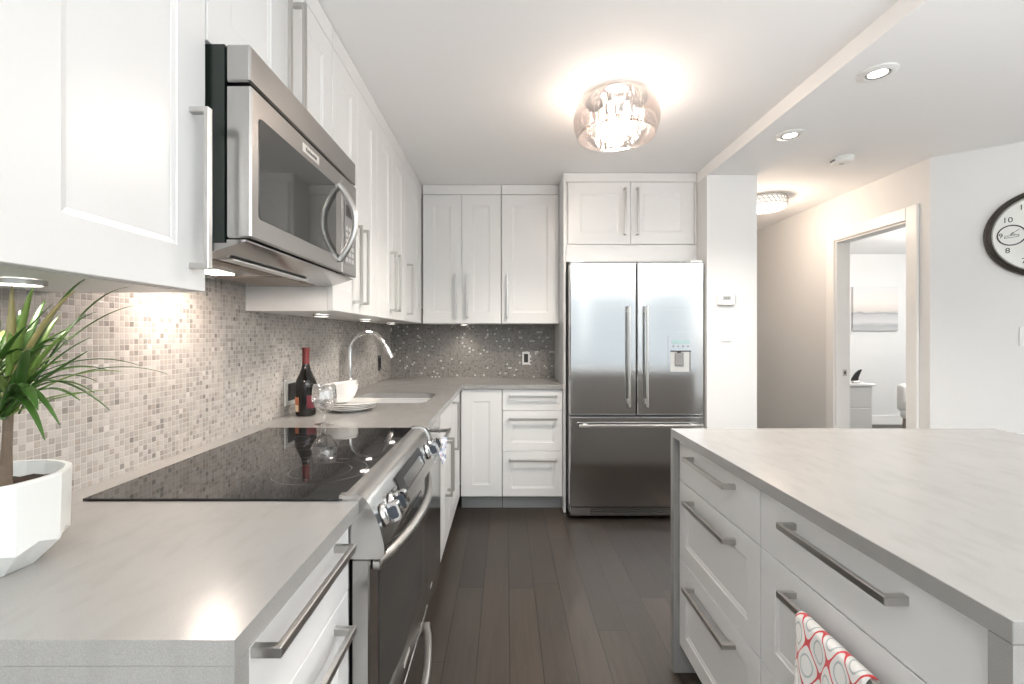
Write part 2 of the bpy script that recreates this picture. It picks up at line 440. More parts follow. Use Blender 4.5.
# doorway casing in the right wall
d = bpy.data.objects.new('door_1', None); COL.objects.link(d); d['kind'] = 'structure'; d.location = (2.79, 3.55, 0)
X = 0
for nm, dd in (('casing', (-.018, 0, -.355-.09, -.355, 0, 2.07-0+.09)), ('casing', (-.018, 0, .35, .44, 0, 2.16)), ('casing', (-.018, 0, -.355, .35, 2.07, 2.16))):
    o = bx(nm, dd, 'trim', d, .004)
for nm, dd in (('jamb', (0, .115, .338, .35, 0, 2.07)), ('jamb', (0, .115, -.355, -.343, 0, 2.07)), ('jamb', (0, .115, -.343, .338, 2.058, 2.07))):
    bx(nm, dd, 'trim', d, .001)
sp_ = bx('strike_plate', (.055, .085, .334, .338, .93, .985), 'nickel', d)
bx('latch_hole', (.063, .077, .3325, .334, .945, .97), 'black', sp_)

# ------------------------------------------------------------ cabinets
def shaker_bm(x0, x1, z0, z1, fr=.07, t=.02, rec=.005, slope=.012):
    # front at y=0 (facing -y), back at y=t, with a recessed centre panel
    bm = BM(); e = .0015
    def ring(a, b, c, d2, y): return [bm.verts.new(p) for p in ((a, y, c), (b, y, c), (b, y, d2), (a, y, d2))]
    rs = [ring(x0, x1, z0, z1, t), ring(x0, x1, z0, z1, e), ring(x0+e, x1-e, z0+e, z1-e, 0),
          ring(x0+fr, x1-fr, z0+fr, z1-fr, 0), ring(x0+fr+.002, x1-fr-.002, z0+fr+.002, z1-fr-.002, rec*.45),
          ring(x0+fr+slope, x1-fr-slope, z0+fr+slope, z1-fr-slope, rec*.8), ring(x0+fr+slope+.001, x1-fr-slope-.001, z0+fr+slope+.001, z1-fr-slope-.001, rec)]
    for a, b in zip(rs, rs[1:]):
        for i in range(4): bm.faces.new((a[i], a[(i+1)%4], b[(i+1)%4], b[i]))
    bm.faces.new(rs[0]); bm.faces.new(rs[-1])
    return bm
def handle_bm(a0, a1, horiz, c, out=.040):
    # flat bar pull, a0..a1 along its length, c is the other coordinate; the bar stands 'out' from the face
    bm = BM(); h = .0075
    if horiz:
        box(bm, a0, a1, -out, -out+.010, c-h, c+h, .0012)
        for s in (a0, a1-.012): box(bm, s, s+.012, -out+.008, .001, c-h, c+h, .0012)
    else:
        box(bm, c-h, c+h, -out, -out+.010, a0, a1, .0012)
        for s in (a0, a1-.012): box(bm, c-h, c+h, -out+.008, .001, s, s+.012, .0012)
    return bm
def cabinet(name, label, cat, origin, rz, width, z0, z1, depth, fronts, body=None, fillers=(), plinth=False, group=None, body_z=None, body_x=(0,0)):
    """local frame: x across, y=0 the door faces (facing -y), body behind. fronts: (kind,x0,x1,z0,z1,handle)"""
    r = thing(name, label, cat, origin, rz, group)
    bz0, bz1 = body_z or (z0, z1)
    bx('body', (.001+body_x[0], width-.001+body_x[1], .021, depth, bz0, bz1), 'cab', r)
    for f in fillers: bx('filler_strip', f, 'cab', r, .001)
    for kind, x0, x1, c0, c1, hd in fronts:
        g = .0015
        if kind in ('door', 'drawer'): bm = shaker_bm(x0+g, x1-g, c0+g, c1-g, fr=.085 if kind == 'door' else .06)
        else: bm = box(BM(), x0+g, x1-g, 0, .02, c0+g, c1-g, .0015)
        dn = 'door' if kind == 'door' else 'drawer'
        p = obj(dn, bm, 'cab', r, ang=12)
        if hd:
            ho, a0, a1, cc = hd
            h = obj('handle', handle_bm(a0, a1, ho, cc), 'nickel', p)
    if plinth:
        bx('plinth', (.001+body_x[0], width-.001+body_x[1], .065, .08, .001, bz0), 'plinth', r)
    return r
M['plinth'] = plain('grey_plinth', (.30,.31,.31), .3, .05, 20)
UB, UT = 1.363, 2.361
HZ = (1.408, 1.743)
LX = -.655
def left_upper(label, y0, y1, fronts, z0=UB, **k):
    w_ = y1-y0
    return cabinet('wall_cabinet', label, 'cabinet', (LX, y0, 0), PI/2, w_, z0, 2.438, .333, fronts,
                   fillers=[(.001, w_-.001, .0, .02, UT+.002, 2.437)], group='white wall cabinets', **k)
left_upper('large white wall cabinet in the foreground above the potted plant', .59, 1.003,
           [('door', 0, .413, UB, UT, (False, *HZ, .366))])
left_upper('short white wall cabinet directly above the microwave', 1.006, 1.732,
           [('door', 0, .363, 1.916, UT, (False, 1.955, 2.29, .315)), ('door', .363, .726, 1.916, UT, (False, 1.955, 2.29, .408))], z0=1.916)
left_upper('white double-door wall cabinet next to the far side of the microwave', 1.736, 2.327,
           [('door', 0, .295, UB, UT, (False, *HZ, .236+.0)), ('door', .295, .591, UB, UT, (False, *HZ, .328))])
left_upper('white double-door wall cabinet above the sink faucet', 2.329, 2.960,
           [('door', 0, .314, UB, UT, (False, *HZ, .264)), ('door', .314, .631, UB, UT, (False, *HZ, .364))])
left_upper('single-door white wall cabinet at the left end of the corner', 2.962, 3.575,
           [('door', 0, .52, UB, UT, (False, *HZ, .078)), ('flat', .522, .595, UB, UT, None)])
def back_upper(label, x0, x1, fronts, **k):
    w_ = x1-x0
    return cabinet('wall_cabinet', label, 'cabinet', (x0, 3.56, 0), 0, w_, UB, 2.438, .353, fronts,
                   fillers=[(.001, w_-.001, 0, .02, UT+.002, 2.437)], group='white wall cabinets', **k)
back_upper('double-door white wall cabinet on the back wall in the corner', -.648, -.04,
           [('door', .0, .304, UB, UT, (False, *HZ, .262)), ('door', .304, .608, UB, UT, (False, *HZ, .348))])
back_upper('wide single-door white wall cabinet on the back wall beside the refrigerator', -.038, .409,
           [('door', 0, .447, UB, UT, (False, *HZ, .048))])
# tall panel and cabinet over the refrigerator
tag(bx('side_panel', (.410, .428, 3.30, 3.912, .001, 2.438), 'cab', None, .001), 'tall narrow white panel on the left of the refrigerator', 'panel')
r = cabinet('wall_cabinet', 'wide white double-door cabinet above the refrigerator', 'cabinet', (.430, 3.30, 0), 0, .938, 1.80, 2.438, .61,
            [('door', .012, .463, 1.925, 2.372, (False, 1.99, 2.325, .418)), ('door', .463, .918, 1.925, 2.372, (False, 1.99, 2.325, .508))],
            fillers=[(0, .937, 0, .02, 2.374, 2.437), (0, .937, 0, .02, 1.80, 1.923), (.92, .937, 0, .02, 1.925, 2.372)], group='white wall cabinets')

# base cabinets
DZ = [(.73, .883), (.44, .73), (.112, .44)]
def drawers3(w_, hl=.3, hx=None, zz=(.853, .692, .384)):
    c = hx if hx is not None else w_/2
    return [('flat' if i == 0 else 'drawer', 0, w_, a, b_, (True, c-hl/2, c+hl/2, zz[i])) for i, (a, b_) in enumerate(DZ)]
BX = -.335
cabinet('base_cabinet', 'white three-drawer base cabinet in the left foreground before the range', 'cabinet', (BX, .567, 0), PI/2, .411, .112, .884, .63,
        drawers3(.411, .303, .187), plinth=True, group='white base cabinets')
cabinet('base_cabinet', 'white base cabinet with two doors under the sink', 'cabinet', (BX, 2.330, 0), PI/2, .49, .112, .884, .63,
        [('flat', 0, .49, .73, .883, None), ('door', 0, .245, .112, .73, (False, .385, .69, .200)), ('door', .245, .49, .112, .73, (False, .385, .69, .292))],
        body_z=(.112, .60), plinth=True, group='white base cabinets')
cabinet('base_cabinet', 'narrow one-door white base cabinet in the inner corner past the sink', 'cabinet', (BX, 2.822, 0), PI/2, .49, .112, .884, .63,
        [('door', 0, .49, .112, .883, (False, .556, .856, .052))], plinth=True, group='white base cabinets')
cabinet('base_cabinet', 'white one-door base cabinet against the back wall in the corner', 'cabinet', (BX+.004, 3.33, 0), 0, .300, .112, .884, .58,
        [('door', 0, .300, .104, .883, None)], plinth=True, group='white base cabinets', body_z=(.104, .884))
cabinet('base_cabinet', 'white three-drawer base cabinet against the back wall beside the refrigerator', 'cabinet', (-.029, 3.33, 0), 0, .437, .104, .884, .58,
        [('flat', 0, .437, .727, .883, (True, .048, .395, .832)), ('drawer', 0, .437, .434, .727, (True, .048, .395, .671)), ('drawer', 0, .437, .104, .434, (True, .048, .395, .372))],
        plinth=True, group='white base cabinets')

# L-shaped stone worktop with a sink cut-out and a waterfall end
SX0, SX1, SY0, SY1 = -.86, -.428, 2.42, 2.84
ct = thing('countertop', 'grey quartz L-shaped countertop running along the tiled walls', 'countertop', (-.65, 2.0, .885))
bm = BM(); z0, z1 = .885, .915
def wb(b_, *d): box(b_, d[0]+.65, d[1]+.65, d[2]-2.0, d[3]-2.0, d[4]-.885, d[5]-.885)
wb(bm, -.983, -.316, .535, .984, z0, z1)
wb(bm, -.983, -.908, .984, 1.747, z0, z1)
wb(bm, -.983, -.316, 1.747, SY0-.05, z0, z1)
wb(bm, -.983, -.316, SY1+.05, 3.912, z0, z1)
wb(bm, -.983, SX0-.03, SY0-.05, SY1+.05, z0, z1); wb(bm, SX1+.03, -.316, SY0-.05, SY1+.05, z0, z1)
wb(bm, -.316, .408, 3.31, 3.912, z0, z1)
# frame with rounded sink opening
outer = [(SX0-.03, SY0-.05), (SX1+.03, SY0-.05), (SX1+.03, SY1+.05), (SX0-.03, SY1+.05)]
inner = rrect(SX0, SX1, SY0, SY1, .06)
def frame_fill(bm, outer, inner, z0, z1, off):
    n = len(inner); q = n//4
    order = [(1, 0), (2, 1), (3, 2), (0, 3)]   # outer corner for each inner corner arc
    for (z, flip) in ((z1, False), (z0, True)):
        iv = [bm.verts.new((p[0]-off[0], p[1]-off[1], z-off[2])) for p in inner]
        ov = [bm.verts.new((p[0]-off[0], p[1]-off[1], z-off[2])) for p in outer]
        for k, (oc, _) in enumerate(order):
            for i in range(q-1):
                bm.faces.new((ov[oc], iv[k*q+i], iv[k*q+i+1]))
            nxt = order[(k+1) % 4][0]
            bm.faces.new((ov[oc], iv[k*q+q-1], iv[((k+1)*q) % n], ov[nxt]))
        if not flip: top = iv
        else: bot = iv
    for i in range(n): bm.faces.new((top[i], top[(i+1)%n], bot[(i+1)%n], bot[i]))
frame_fill(bm, outer, inner, z0, z1, (-.65, 2.0, .885))
obj('worktop', bm, 'stone', ct, sm=False)
bm = BM(); wb(bm, -.983, -.316, .535, .565, .001, .8845)
obj('waterfall_panel', bm, 'stone', ct, sm=False)

# undermount sink
sk = thing('sink', 'stainless undermount kitchen sink set in the grey countertop', 'sink', ((SX0+SX1)/2, (SY0+SY1)/2, .70))
def ringv(bm, pts, z): return [bm.verts.new((p[0], p[1], z)) for p in pts]
a, b_ = (SX1-SX0)/2, (SY1-SY0)/2
bm = BM(); hs = [(.02, .184, .075), (.003, .184, .062), (.003, .02, .062), (-.02, .002, .05)]
rs = [ringv(bm, rrect(-a-e, a+e, -b_-e, b_+e, rr), z) for e, z, rr in hs]
rs.append(ringv(bm, rrect(-.045, .045, -.045, .045, .0449), .0))
for p, q in zip(rs, rs[1:]):
    for i in range(len(p)): bm.faces.new((p[i], p[(i+1)%len(p)], q[(i+1)%len(p)], q[i]))
o = obj('basin', bm, 'steel', sk)
md = o.modifiers.new('s', 'SOLIDIFY'); md.thickness = .0015
obj('drain', lathe(BM(), [(0, -.02), (.044, -.02), (.044, .0), (.036, .003), (.030, .0), (0, -.002)], 24), 'chrome', sk)

# faucet
fx, fy = -.918, 2.70
fa = thing('faucet', 'chrome gooseneck kitchen faucet behind the sink', 'faucet', (fx, fy, .9155))
obj('base', lathe(BM(), [(0,0), (.030,0), (.030,.006), (.024,.010), (.022,.05), (.025,.056), (.025,.085), (.018,.10), (.013,.105), (0,.105)], 24), 'chrome', fa)
R_ = .103; pts = [(0,0,.09), (0,0,.26)]
for i in range(1, 15):
    an = PI - i*PI*.87/14
    pts.append((R_+R_*math.cos(an), 0, .27+R_*math.sin(an)))
obj('neck', tube(BM(), pts, .013, 14), 'chrome', fa)
e = Vector(pts[-1]); dv = (e-Vector(pts[-2])).normalized()
obj('spray_head', tube(BM(), [e-dv*.005, e+dv*.01, e+dv*.06, e+dv*.10], [.012,.0145,.0165,.0155], 16), 'chrome', fa)
obj('lever', tube(BM(), [(.0,-.012,.07), (.03,-.03,.085), (.075,-.05,.15)], [.008,.006,.0045], 10), 'chrome', fa)

# ------------------------------------------------------------ range
Y0, Y1 = .984, 1.747
rg = thing('range', 'stainless slide-in electric range with a black glass cooktop', 'range', (-.60, (Y0+Y1)/2, 0))
OX, OY = .60, -(Y0+Y1)/2
def rb(nm, d, mat, par=rg, bev=0.0, label=None):
    return bx(nm, (d[0]+OX, d[1]+OX, d[2]+OY, d[3]+OY, d[4], d[5]), mat, par, bev, label)
def shift(bm, par=None):
    bmesh.ops.translate(bm, vec=(OX, OY, 0), verts=bm.verts); return bm
rb('body', (-.90, -.337, Y0+.003, Y1-.003, .03, .882), 'steel_y')
for yy in (Y0+.05, Y1-.05):
    for xx in (-.85, -.40):
        obj('foot', shift(lathe(BM(), [(0,.001),(.018,.001),(.018,.02),(.01,.03),(0,.03)], 12, (xx, yy, 0))), 'black', rg)
ctp = rb('cooktop', (-.907, -.350, Y0, Y1, .9155, .9205), 'cooktop', bev=.001)
rb('cooktop_support', (-.90, -.35, Y0+.004, Y1-.004, .882, .9155), 'dark')
for (cx, cy, rr) in ((-.48, 1.19, .115), (-.48, 1.19, .075), (-.72, 1.17, .085), (-.48, 1.54, .08), (-.72, 1.53, .105), (-.72, 1.53, .06), (-.60,1.36,.05)):
    bm = BM(); n = 56
    A = [bm.verts.new((cx+OX+rr*math.cos(2*PI*i/n), cy+OY+rr*math.sin(2*PI*i/n), .92075)) for i in range(n)]
    B = [bm.verts.new((cx+OX+(rr+.0022)*math.cos(2*PI*i/n), cy+OY+(rr+.0022)*math.sin(2*PI*i/n), .92075)) for i in range(n)]
    for i in range(n): bm.faces.new((A[i], A[(i+1)%n], B[(i+1)%n], B[i]))
    obj('burner_ring', bm, 'burner', ctp)
prof = [(-.352,.9155), (-.352,.924), (-.318,.924), (-.308,.918), (-.298,.905), (-.285,.880), (-.275,.850), (-.268,.822), (-.266,.803), (-.272,.797), (-.337,.797), (-.337,.884), (-.350,.884)]
obj('control_panel', shift(prism(BM(), prof, 'y', Y0+.020, Y1-.020)), 'steel_y', rg)
cap = [(-.358,.9155), (-.358,.9275), (-.316,.9275), (-.303,.921), (-.292,.906), (-.279,.881), (-.269,.851), (-.262,.822), (-.260,.800), (-.268,.791), (-.337,.791), (-.337,.9155)]
for a, b_ in ((Y0-.0, Y0+.020), (Y1-.020, Y1)):
    obj('end_cap', shift(prism(BM(), cap, 'y', a, b_)), 'steel_y', rg)
# face of the control panel: point at height z, outward normal
nrm = Vector((.93, 0, .36)).normalized()
def panel_pt(z):
    for (xa, za), (xb, zb) in zip(prof[4:8], prof[5:9]):
        if zb <= z <= za:
            f = (z-zb)/(za-zb); return xb+(xa-xb)*f
    return -.28
up_ = Vector((0,1,0)).cross(nrm)*-1
def knob(y, z):
    c = Vector((panel_pt(z)+OX, y+OY, z))
    rot = nrm.to_track_quat('Z', 'Y').to_matrix()
    def put(bm): 
        bmesh.ops.rotate(bm, cent=(0,0,0), matrix=rot, verts=bm.verts); bmesh.ops.translate(bm, vec=c, verts=bm.verts); return bm
    k = obj('knob', put(lathe(BM(), [(0,-.004),(.026,-.004),(.026,.006),(.023,.009),(.019,.012),(0,.013)], 24)), 'chrome', rg)
    bm = BM(); prism(bm, rrect(-.021, .021, .012, .042, .009), 'x', -.010, .010)
    g = obj('grip', put(bm), 'chrome', k)
    bm = BM(); prism(bm, rrect(-.014, .014, .017, .037, .006), 'x', -.0112, .0112)
    obj('inlay', put(bm), 'nickel_dark', k)
    obj('collar', put(lathe(BM(), [(.020,-.003),(.0265,-.003),(.0265,.003),(.020,.003)], 24)), 'black', k)
for y in (1.045, 1.118, 1.615, 1.688): knob(y, .862)
# display glass
bm = BM()
P = [(panel_pt(.897)+.0015, .897), (panel_pt(.897)+.004, .899), (panel_pt(.87)+.0035, .87), (panel_pt(.845)+.004, .845), (panel_pt(.845)+.0005, .843), (panel_pt(.87)-.001, .87)]
dsp = obj('display', shift(prism(bm, P, 'y', 1.20, 1.53)), 'black', rg)
P = [(p[0]+.0015, .870+(p[1]-.870)*.72) for p in P]
obj('display_screen', shift(prism(BM(), P, 'y', 1.26, 1.50)), 'steel_dw', dsp)
for i in range(4):
    rb('button', (panel_pt(.87)-.001, panel_pt(.87)+.0025, 1.155+i%2*.015, 1.160+i%2*.015, .868+(i//2)*.012, .873+(i//2)*.012), 'grey')
# oven door
dr = rb('oven_door', (-.334, -.295, Y0+.006, Y1-.012, .268, .787), 'steel_dark', bev=.003)
obj('window', shift(prism(BM(), rrect(1.065, 1.60, .372, .735, .012), 'x', -.296, -.2935)), 'ovenglass', dr)
def arc_handle(y0, y1, x, z, out, r, n=16, par=dr, mat='nickel'):
    pts = []
    for i in range(n+1):
        f = i/n; pts.append((x+out*(math.sin(PI*f)**.8)+OX, y0+(y1-y0)*f+OY, z))
    bm = tube(BM(), pts, r, 14)
    for yy in (y0, y1):
        tube(bm, [(x-.002+OX, yy+OY, z), (x+.012+OX, yy+OY, z)], r*1.05, 14)
    return obj('handle', bm, mat, par)
arc_handle(1.02, 1.67, -.290, .765, .047, .0135)
rb('badge', (-.2955, -.2935, 1.33, 1.40, .308, .322), 'badge', dr)
wd = rb('warming_drawer', (-.334, -.295, Y0+.006, Y1-.012, .085, .258), 'steel_dark', bev=.003)
arc_handle(1.02, 1.67, -.290, .215, .045, .0125, par=wd)
rb('kick_plate', (-.36, -.34, Y0+.01, Y1-.01, .03, .08), 'dark')

# dishwasher
dw = thing('dishwasher', 'stainless dishwasher between the range and the sink cabinet', 'dishwasher', (-.65, 2.04, 0))
def db(nm, d, mat, par=dw, bev=0.0): return bx(nm, (d[0]+.65, d[1]+.65, d[2]-2.04, d[3]-2.04, d[4], d[5]), mat, par, bev)
db('body', (-.95, -.362, 1.753, 2.325, .012, .872), 'grey')
dd_ = db('door', (-.360, -.333, 1.752, 2.326, .105, .872), 'steel_dw', bev=.002)
db('kick_plate', (-.40, -.385, 1.757, 2.322, .002, .10), 'dark')
bm = BM()
box(bm, .65-.286, .65-.272, 1.80-2.04, 2.28-2.04, .792, .812, .003)
for yy in (1.80, 2.262): box(bm, .65-.334, .65-.28, yy-2.04, yy+.018-2.04, .794, .810, .002)
obj('handle', bm, 'nickel', dd_)
db('badge', (-.3335, -.332, 2.02, 2.06, .158, .168), 'badge', dd_)

# small cloth over the dishwasher handle
def drape(name, mat, p0, p1, r, back, front, outdir, wave=.004, nseg=24, point=0.0, flare=0.0):
    """cloth hung over a bar from p0 to p1; outdir is the room side"""
    bm = BM(); p0 = Vector(p0); p1 = Vector(p1); W_ = (p1-p0).length
    path = []
    nb = 8
    for i in range(nb): path.append((-r, -back*(1-i/nb)))
    for i in range(9):
        a = PI - PI*i/8; path.append((r*math.cos(a), r*math.sin(a)))
    nf = 16
    for i in range(1, nf+1): path.append((r, -front*i/nf))
    uvl = bm.loops.layers.uv.new('UVMap'); rows = []; L = 0; Ls = []
    for i, q in enumerate(path):
        if i: L += math.dist(q, path[i-1])
        Ls.append(L)
    for i, (a, z) in enumerate(path):
        row = []
        for j in range(nseg+1):
            f = j/nseg; drop = max(0, -z)
            wv = wave*math.sin(f*PI*5+1.0)*min(1, drop/.06)*(1 if a > 0 else .3)
            sq = 1 - point*min(1, drop/max(front, .01))
            ff = .5+(f-.5)*sq*(1+flare*drop)
            base = p0 + (p1-p0)*ff
            row.append((bm.verts.new(base + outdir*(a+wv+(.03*drop if a > 0 else 0)) + Vector((0,0,z))), f*W_, Ls[i]))
        rows.append(row)
    for a, b_ in zip(rows, rows[1:]):
        for j in range(nseg):
            q = (a[j], a[j+1], b_[j+1], b_[j]); fc = bm.faces.new([x[0] for x in q])
            for lp, x in zip(fc.loops, q): lp[uvl].uv = (x[1], x[2])
    o = obj(name, bm, mat, None, ang=80)
    md = o.modifiers.new('s', 'SOLIDIFY'); md.thickness = .002; md.offset = 1
    return o
o = drape('dish_cloth', 'cloth2', (-.279, 1.80, .802), (-.279, 2.06, .802), .0135, .05, .065, Vector((1,0,0)), wave=.003, point=.7)
tag(o, 'small blue and white cloth with red marks over the dishwasher handle', 'cloth')

# ------------------------------------------------------------ microwave
mw = thing('microwave', 'stainless over-the-range microwave between the white wall cabinets', 'microwave', (-.78, 1.37, 1.45))
def mb(nm, d, mat, par=mw, bev=0.0, label=None):
    return bx(nm, (d[0]+.78, d[1]+.78, d[2]-1.37, d[3]-1.37, d[4]-1.45, d[5]-1.45), mat, par, bev, label)
def mshift(bm): bmesh.ops.translate(bm, vec=(.78, -1.37, -1.45), verts=bm.verts); return bm
MF, MY0, MY1 = -.562, 1.012, 1.722
mb('body', (-.982, -.620, MY0, MY1, 1.475, 1.911), 'dark')
# underside tray sloping down from the front
obj('underside', mshift(prism(BM(), [(-.982,1.475), (-.982,1.452), (-.66,1.452), (-.575,1.478), (-.575,1.4815), (-.618,1.4815), (-.618,1.4745)], 'y', MY0+.004, MY1-.004)), 'steel_dark', mw)
mb('grease_filter', (-.80, -.70, 1.06, 1.19, 1.4495, 1.4525), 'filter'); mb('grease_filter', (-.735, -.69, 1.195, 1.38, 1.4495, 1.4525), 'filter'); mb('grease_filter', (-.90, -.69, 1.42, 1.66, 1.4495, 1.4525), 'filter')
mb('lamp_lens', (-.68, -.648, 1.09, 1.50, 1.4490, 1.4523), 'badge')
mb('task_lamp', (-.87, -.81, 1.28, 1.37, 1.4485, 1.4522), 'puck')
md_ = mb('door', (-.618, MF, MY0, 1.573, 1.485, 1.822), 'steel_mw', bev=.004)
mb('vent_cover', (-.618, MF-.002, MY0, MY1, 1.829, 1.912), 'steel_mw', bev=.004)
cp = mb('control_panel', (-.618, MF, 1.576, MY1, 1.485, 1.822), 'steel_mw', bev=.003)
obj('window', mshift(prism(BM(), rrect(1.045, 1.515, 1.535, 1.765, .012), 'x', MF-.001, MF+.0015)), 'ovenglass', md_)
mb('keypad', (MF-.001, MF+.001, 1.60, 1.70, 1.52, 1.74), 'grey', cp)
for i in range(3):
    for j in range(6):
        mb('button', (MF, MF+.002, 1.608+i*.03, 1.628+i*.03, 1.530+j*.022, 1.544+j*.022), 'lightgrey', cp)
mb('key_display', (MF, MF+.0018, 1.61, 1.69, 1.69, 1.73), 'black', cp)
pts = []
for i in range(17):
    f = i/16; pts.append((MF+.054*(math.sin(PI*f)**.9)+.78, 1.548-1.37, 1.522+(1.778-1.522)*f-1.45))
bm = tube(BM(), pts, .0105, 14)
obj('handle', bm, 'nickel', md_)
bm = text_bm('KitchenAid', .016, .0004)
bmesh.ops.rotate(bm, cent=(0,0,0), matrix=Matrix.Rotation(PI/2, 3, 'Z'), verts=bm.verts)
bmesh.ops.translate(bm, vec=(MF+.78+.001, 1.325-1.37, 1.792-1.45), verts=bm.verts)
bd = mb('badge', (MF-.0005, MF+.0007, 1.27, 1.38, 1.780, 1.804), 'badge', md_)
obj('badge_lettering', bm, 'ink', bd, sm=False)

# ------------------------------------------------------------ refrigerator
FX0, FX1, FY = .436, 1.353, 3.15
fr = thing('refrigerator', 'stainless french-door refrigerator with a water dispenser and bottom freezer', 'refrigerator', ((FX0+FX1)/2, 3.5, 0))
FOX, FOY = -(FX0+FX1)/2, -3.5
def fb(nm, d, mat, par=fr, bev=0.0, label=None):
    return bx(nm, (d[0]+FOX, d[1]+FOX, d[2]+FOY, d[3]+FOY, d[4], d[5]), mat, par, bev, label)
fb('body', (FX0+.004, FX1-.004, FY+.075, 3.90, .028, 1.765), 'grey')
mid = .8935
dl = fb('door', (FX0, mid-.003, FY, FY+.07, .724, 1.773), 'steel', bev=.006)
drr = fb('door', (mid+.003, FX1, FY, FY+.07, .724, 1.773), 'steel', bev=.006)
fz = fb('freezer_drawer', (FX0, FX1, FY, FY+.07, .095, .713), 'steel', bev=.006)
gr = fb('base_grille', (FX0+.006, FX1-.006, FY+.012, FY+.07, .034, .088), 'steel')
for i in range(3): fb('grille_slot', (FX0+.14, FX1-.02, FY+.010, FY+.013, .042+i*.016, .048+i*.016), 'black', gr)
for xx in (FX0+.06, FX1-.06): obj('foot', lathe(BM(), [(0,.001),(.02,.001),(.02,.028),(0,.028)], 12, (xx+FOX, FY+.12+FOY, 0)), 'black', fr)
for xx in (FX0+.01, FX1-.09): fb('hinge_cover', (xx, xx+.08, FY+.01, FY+.10, 1.774, 1.788), 'plastic')
def vbar(x, z0, z1, par):
    bm = BM(); 
    box(bm, x-.0075+FOX, x+.0075+FOX, FY-.052+FOY, FY-.034+FOY, z0, z1, .003)
    for z in (z0+.02, z1-.05): box(bm, x-.006+FOX, x+.006+FOX, FY-.036+FOY, FY+.002+FOY, z, z+.03, .001)
    obj('handle', bm, 'nickel', par)
vbar(mid-.060, .785, 1.475, dl); vbar(mid+.060, .785, 1.475, drr)
bm = BM(); box(bm, FX0+.055+FOX, FX1-.02+FOX, FY-.052+FOY, FY-.034+FOY, .648, .668, .003)
for x in (FX0+.09, FX1-.09): box(bm, x+FOX, x+.03+FOX, FY-.036+FOY, FY+.002+FOY, .652, .664, .001)
obj('handle', bm, 'nickel', fz)
# dispenser
s = 3.15/460
def fpx(x): return (x-506.3)*s
def fpz(y): return CZ-(y-335.8)*s
dp = obj('dispenser', BM() if False else prism(BM(), [(p[0]+FOX, p[1]) for p in rrect(fpx(668), fpx(692.5), fpz(376), fpz(335.5), .008)], 'y', FY-.004+FOY, FY+.01+FOY), 'steel', drr)
fb('display', (fpx(671.5), fpx(689), FY-.006, FY-.003, fpz(344), fpz(339.8)), 'lcd', dp)
for i in range(4): fb('button', (fpx(672.3+i*4.9), fpx(673.6+i*4.9), FY-.0055, FY-.003, fpz(347), fpz(345.6)), 'grey', dp)
fb('recess', (fpx(670.2), fpx(690.5), FY-.0055, FY-.003, fpz(371.5), fpz(350.8)), 'lightgrey', dp)
fb('recess_shadow_gap', (fpx(670.2), fpx(690.5), FY-.008, FY-.003, fpz(351.6), fpz(350.6)), 'black', dp)
fb('recess_side', (fpx(689.0), fpx(690.5), FY-.008, FY-.003, fpz(371.5), fpz(351.6)), 'grey', dp)
fb('paddle', (fpx(674.3), fpx(683), FY-.016, FY-.005, fpz(365.5), fpz(352.5)), 'grey', dp, .003)
fb('spout', (fpx(676.6), fpx(680), FY-.02, FY-.005, fpz(352.6), fpz(350.9)), 'black', dp, .002)
bm = text_bm('FISHER & PAYKEL', .0115, .0003)
bmesh.ops.translate(bm, vec=(fpx(671)+FOX, FY-.0006+FOY, fpz(275.5)), verts=bm.verts)
obj('brand_lettering', bm, 'grey', drr, sm=False)

# ------------------------------------------------------------ island
IX0, IX1, IY0, IY1 = .629, 1.86, .571, 1.76
ic = thing('island_countertop', 'grey quartz island top with waterfall ends on the right', 'countertop', ((IX0+IX1)/2, (IY0+IY1)/2, .885))
ox, oy = -(IX0+IX1)/2, -(IY0+IY1)/2
bx('worktop', (IX0+ox, IX1+ox, IY0+oy, IY1+oy, 0, .03), 'stone', ic, .001)
for a, b_ in ((IY0, IY0+.03), (IY1-.03, IY1)): bx('waterfall_panel', (IX0+ox, IX1+ox, a+oy, b_+oy, -.884, -.0005), 'stone', ic)
for lab, ya, yb, hc in (('white island drawer cabinet at the far end facing the range', 1.179, 1.728, .275), ('white island drawer cabinet at the near end with the towel', .603, 1.177, .285)):
    w_ = yb-ya
    cabinet('island_cabinet', lab, 'cabinet', (.650, yb, 0), -PI/2, w_, .126, .884, .60,
            drawers3(w_, .3, hc, (.840, .686, .386)), plinth=True, group='island cabinets')
o = drape('dish_towel', 'towel', (.615, .772, .683), (.615, .958, .683), .011, .17, .33, Vector((-1,0,0)), wave=.005, flare=.25)
tag(o, 'white dish towel with red trellis print hanging on the island drawer handle', 'towel')

# ------------------------------------------------------------ potted plant
pc = Vector((-.80, .70, .9155))
pp = thing('potted_plant', 'spiky green dracaena in a faceted white pot on the near counter', 'plant', pc)
bm = BM(); n = 10; H = .139
rings = []
def pring(r, z, ph, jag=0, nn=n*2):
    out = []
    for i in range(nn):
        a = ph + 2*PI*i/nn
        rr = r*(1 - (jag if i % 2 else 0))
        out.append(bm.verts.new((rr*math.cos(a), rr*math.sin(a), z + (0))))
    return out
ph = .25
R1 = pring(.066, 0, ph, .05)
R2 = [bm.verts.new(((.1)*(1-(.045 if i%2 else 0))*math.cos(ph+2*PI*i/20), (.1)*(1-(.045 if i%2 else 0))*math.sin(ph+2*PI*i/20),   .044 if i%2 else .034)) for i in range(20)]
R3 = pring(.1025, H-.004, ph, .012); R4 = pring(.1015, H, ph, .012); R5 = pring(.094, H, ph, .01); R6 = pring(.091, H-.02, ph); R7 = pring(.085, .09, ph)
seq = [R1, R2, R3, R4, R5, R6, R7]
bm.faces.new(R1[::-1])
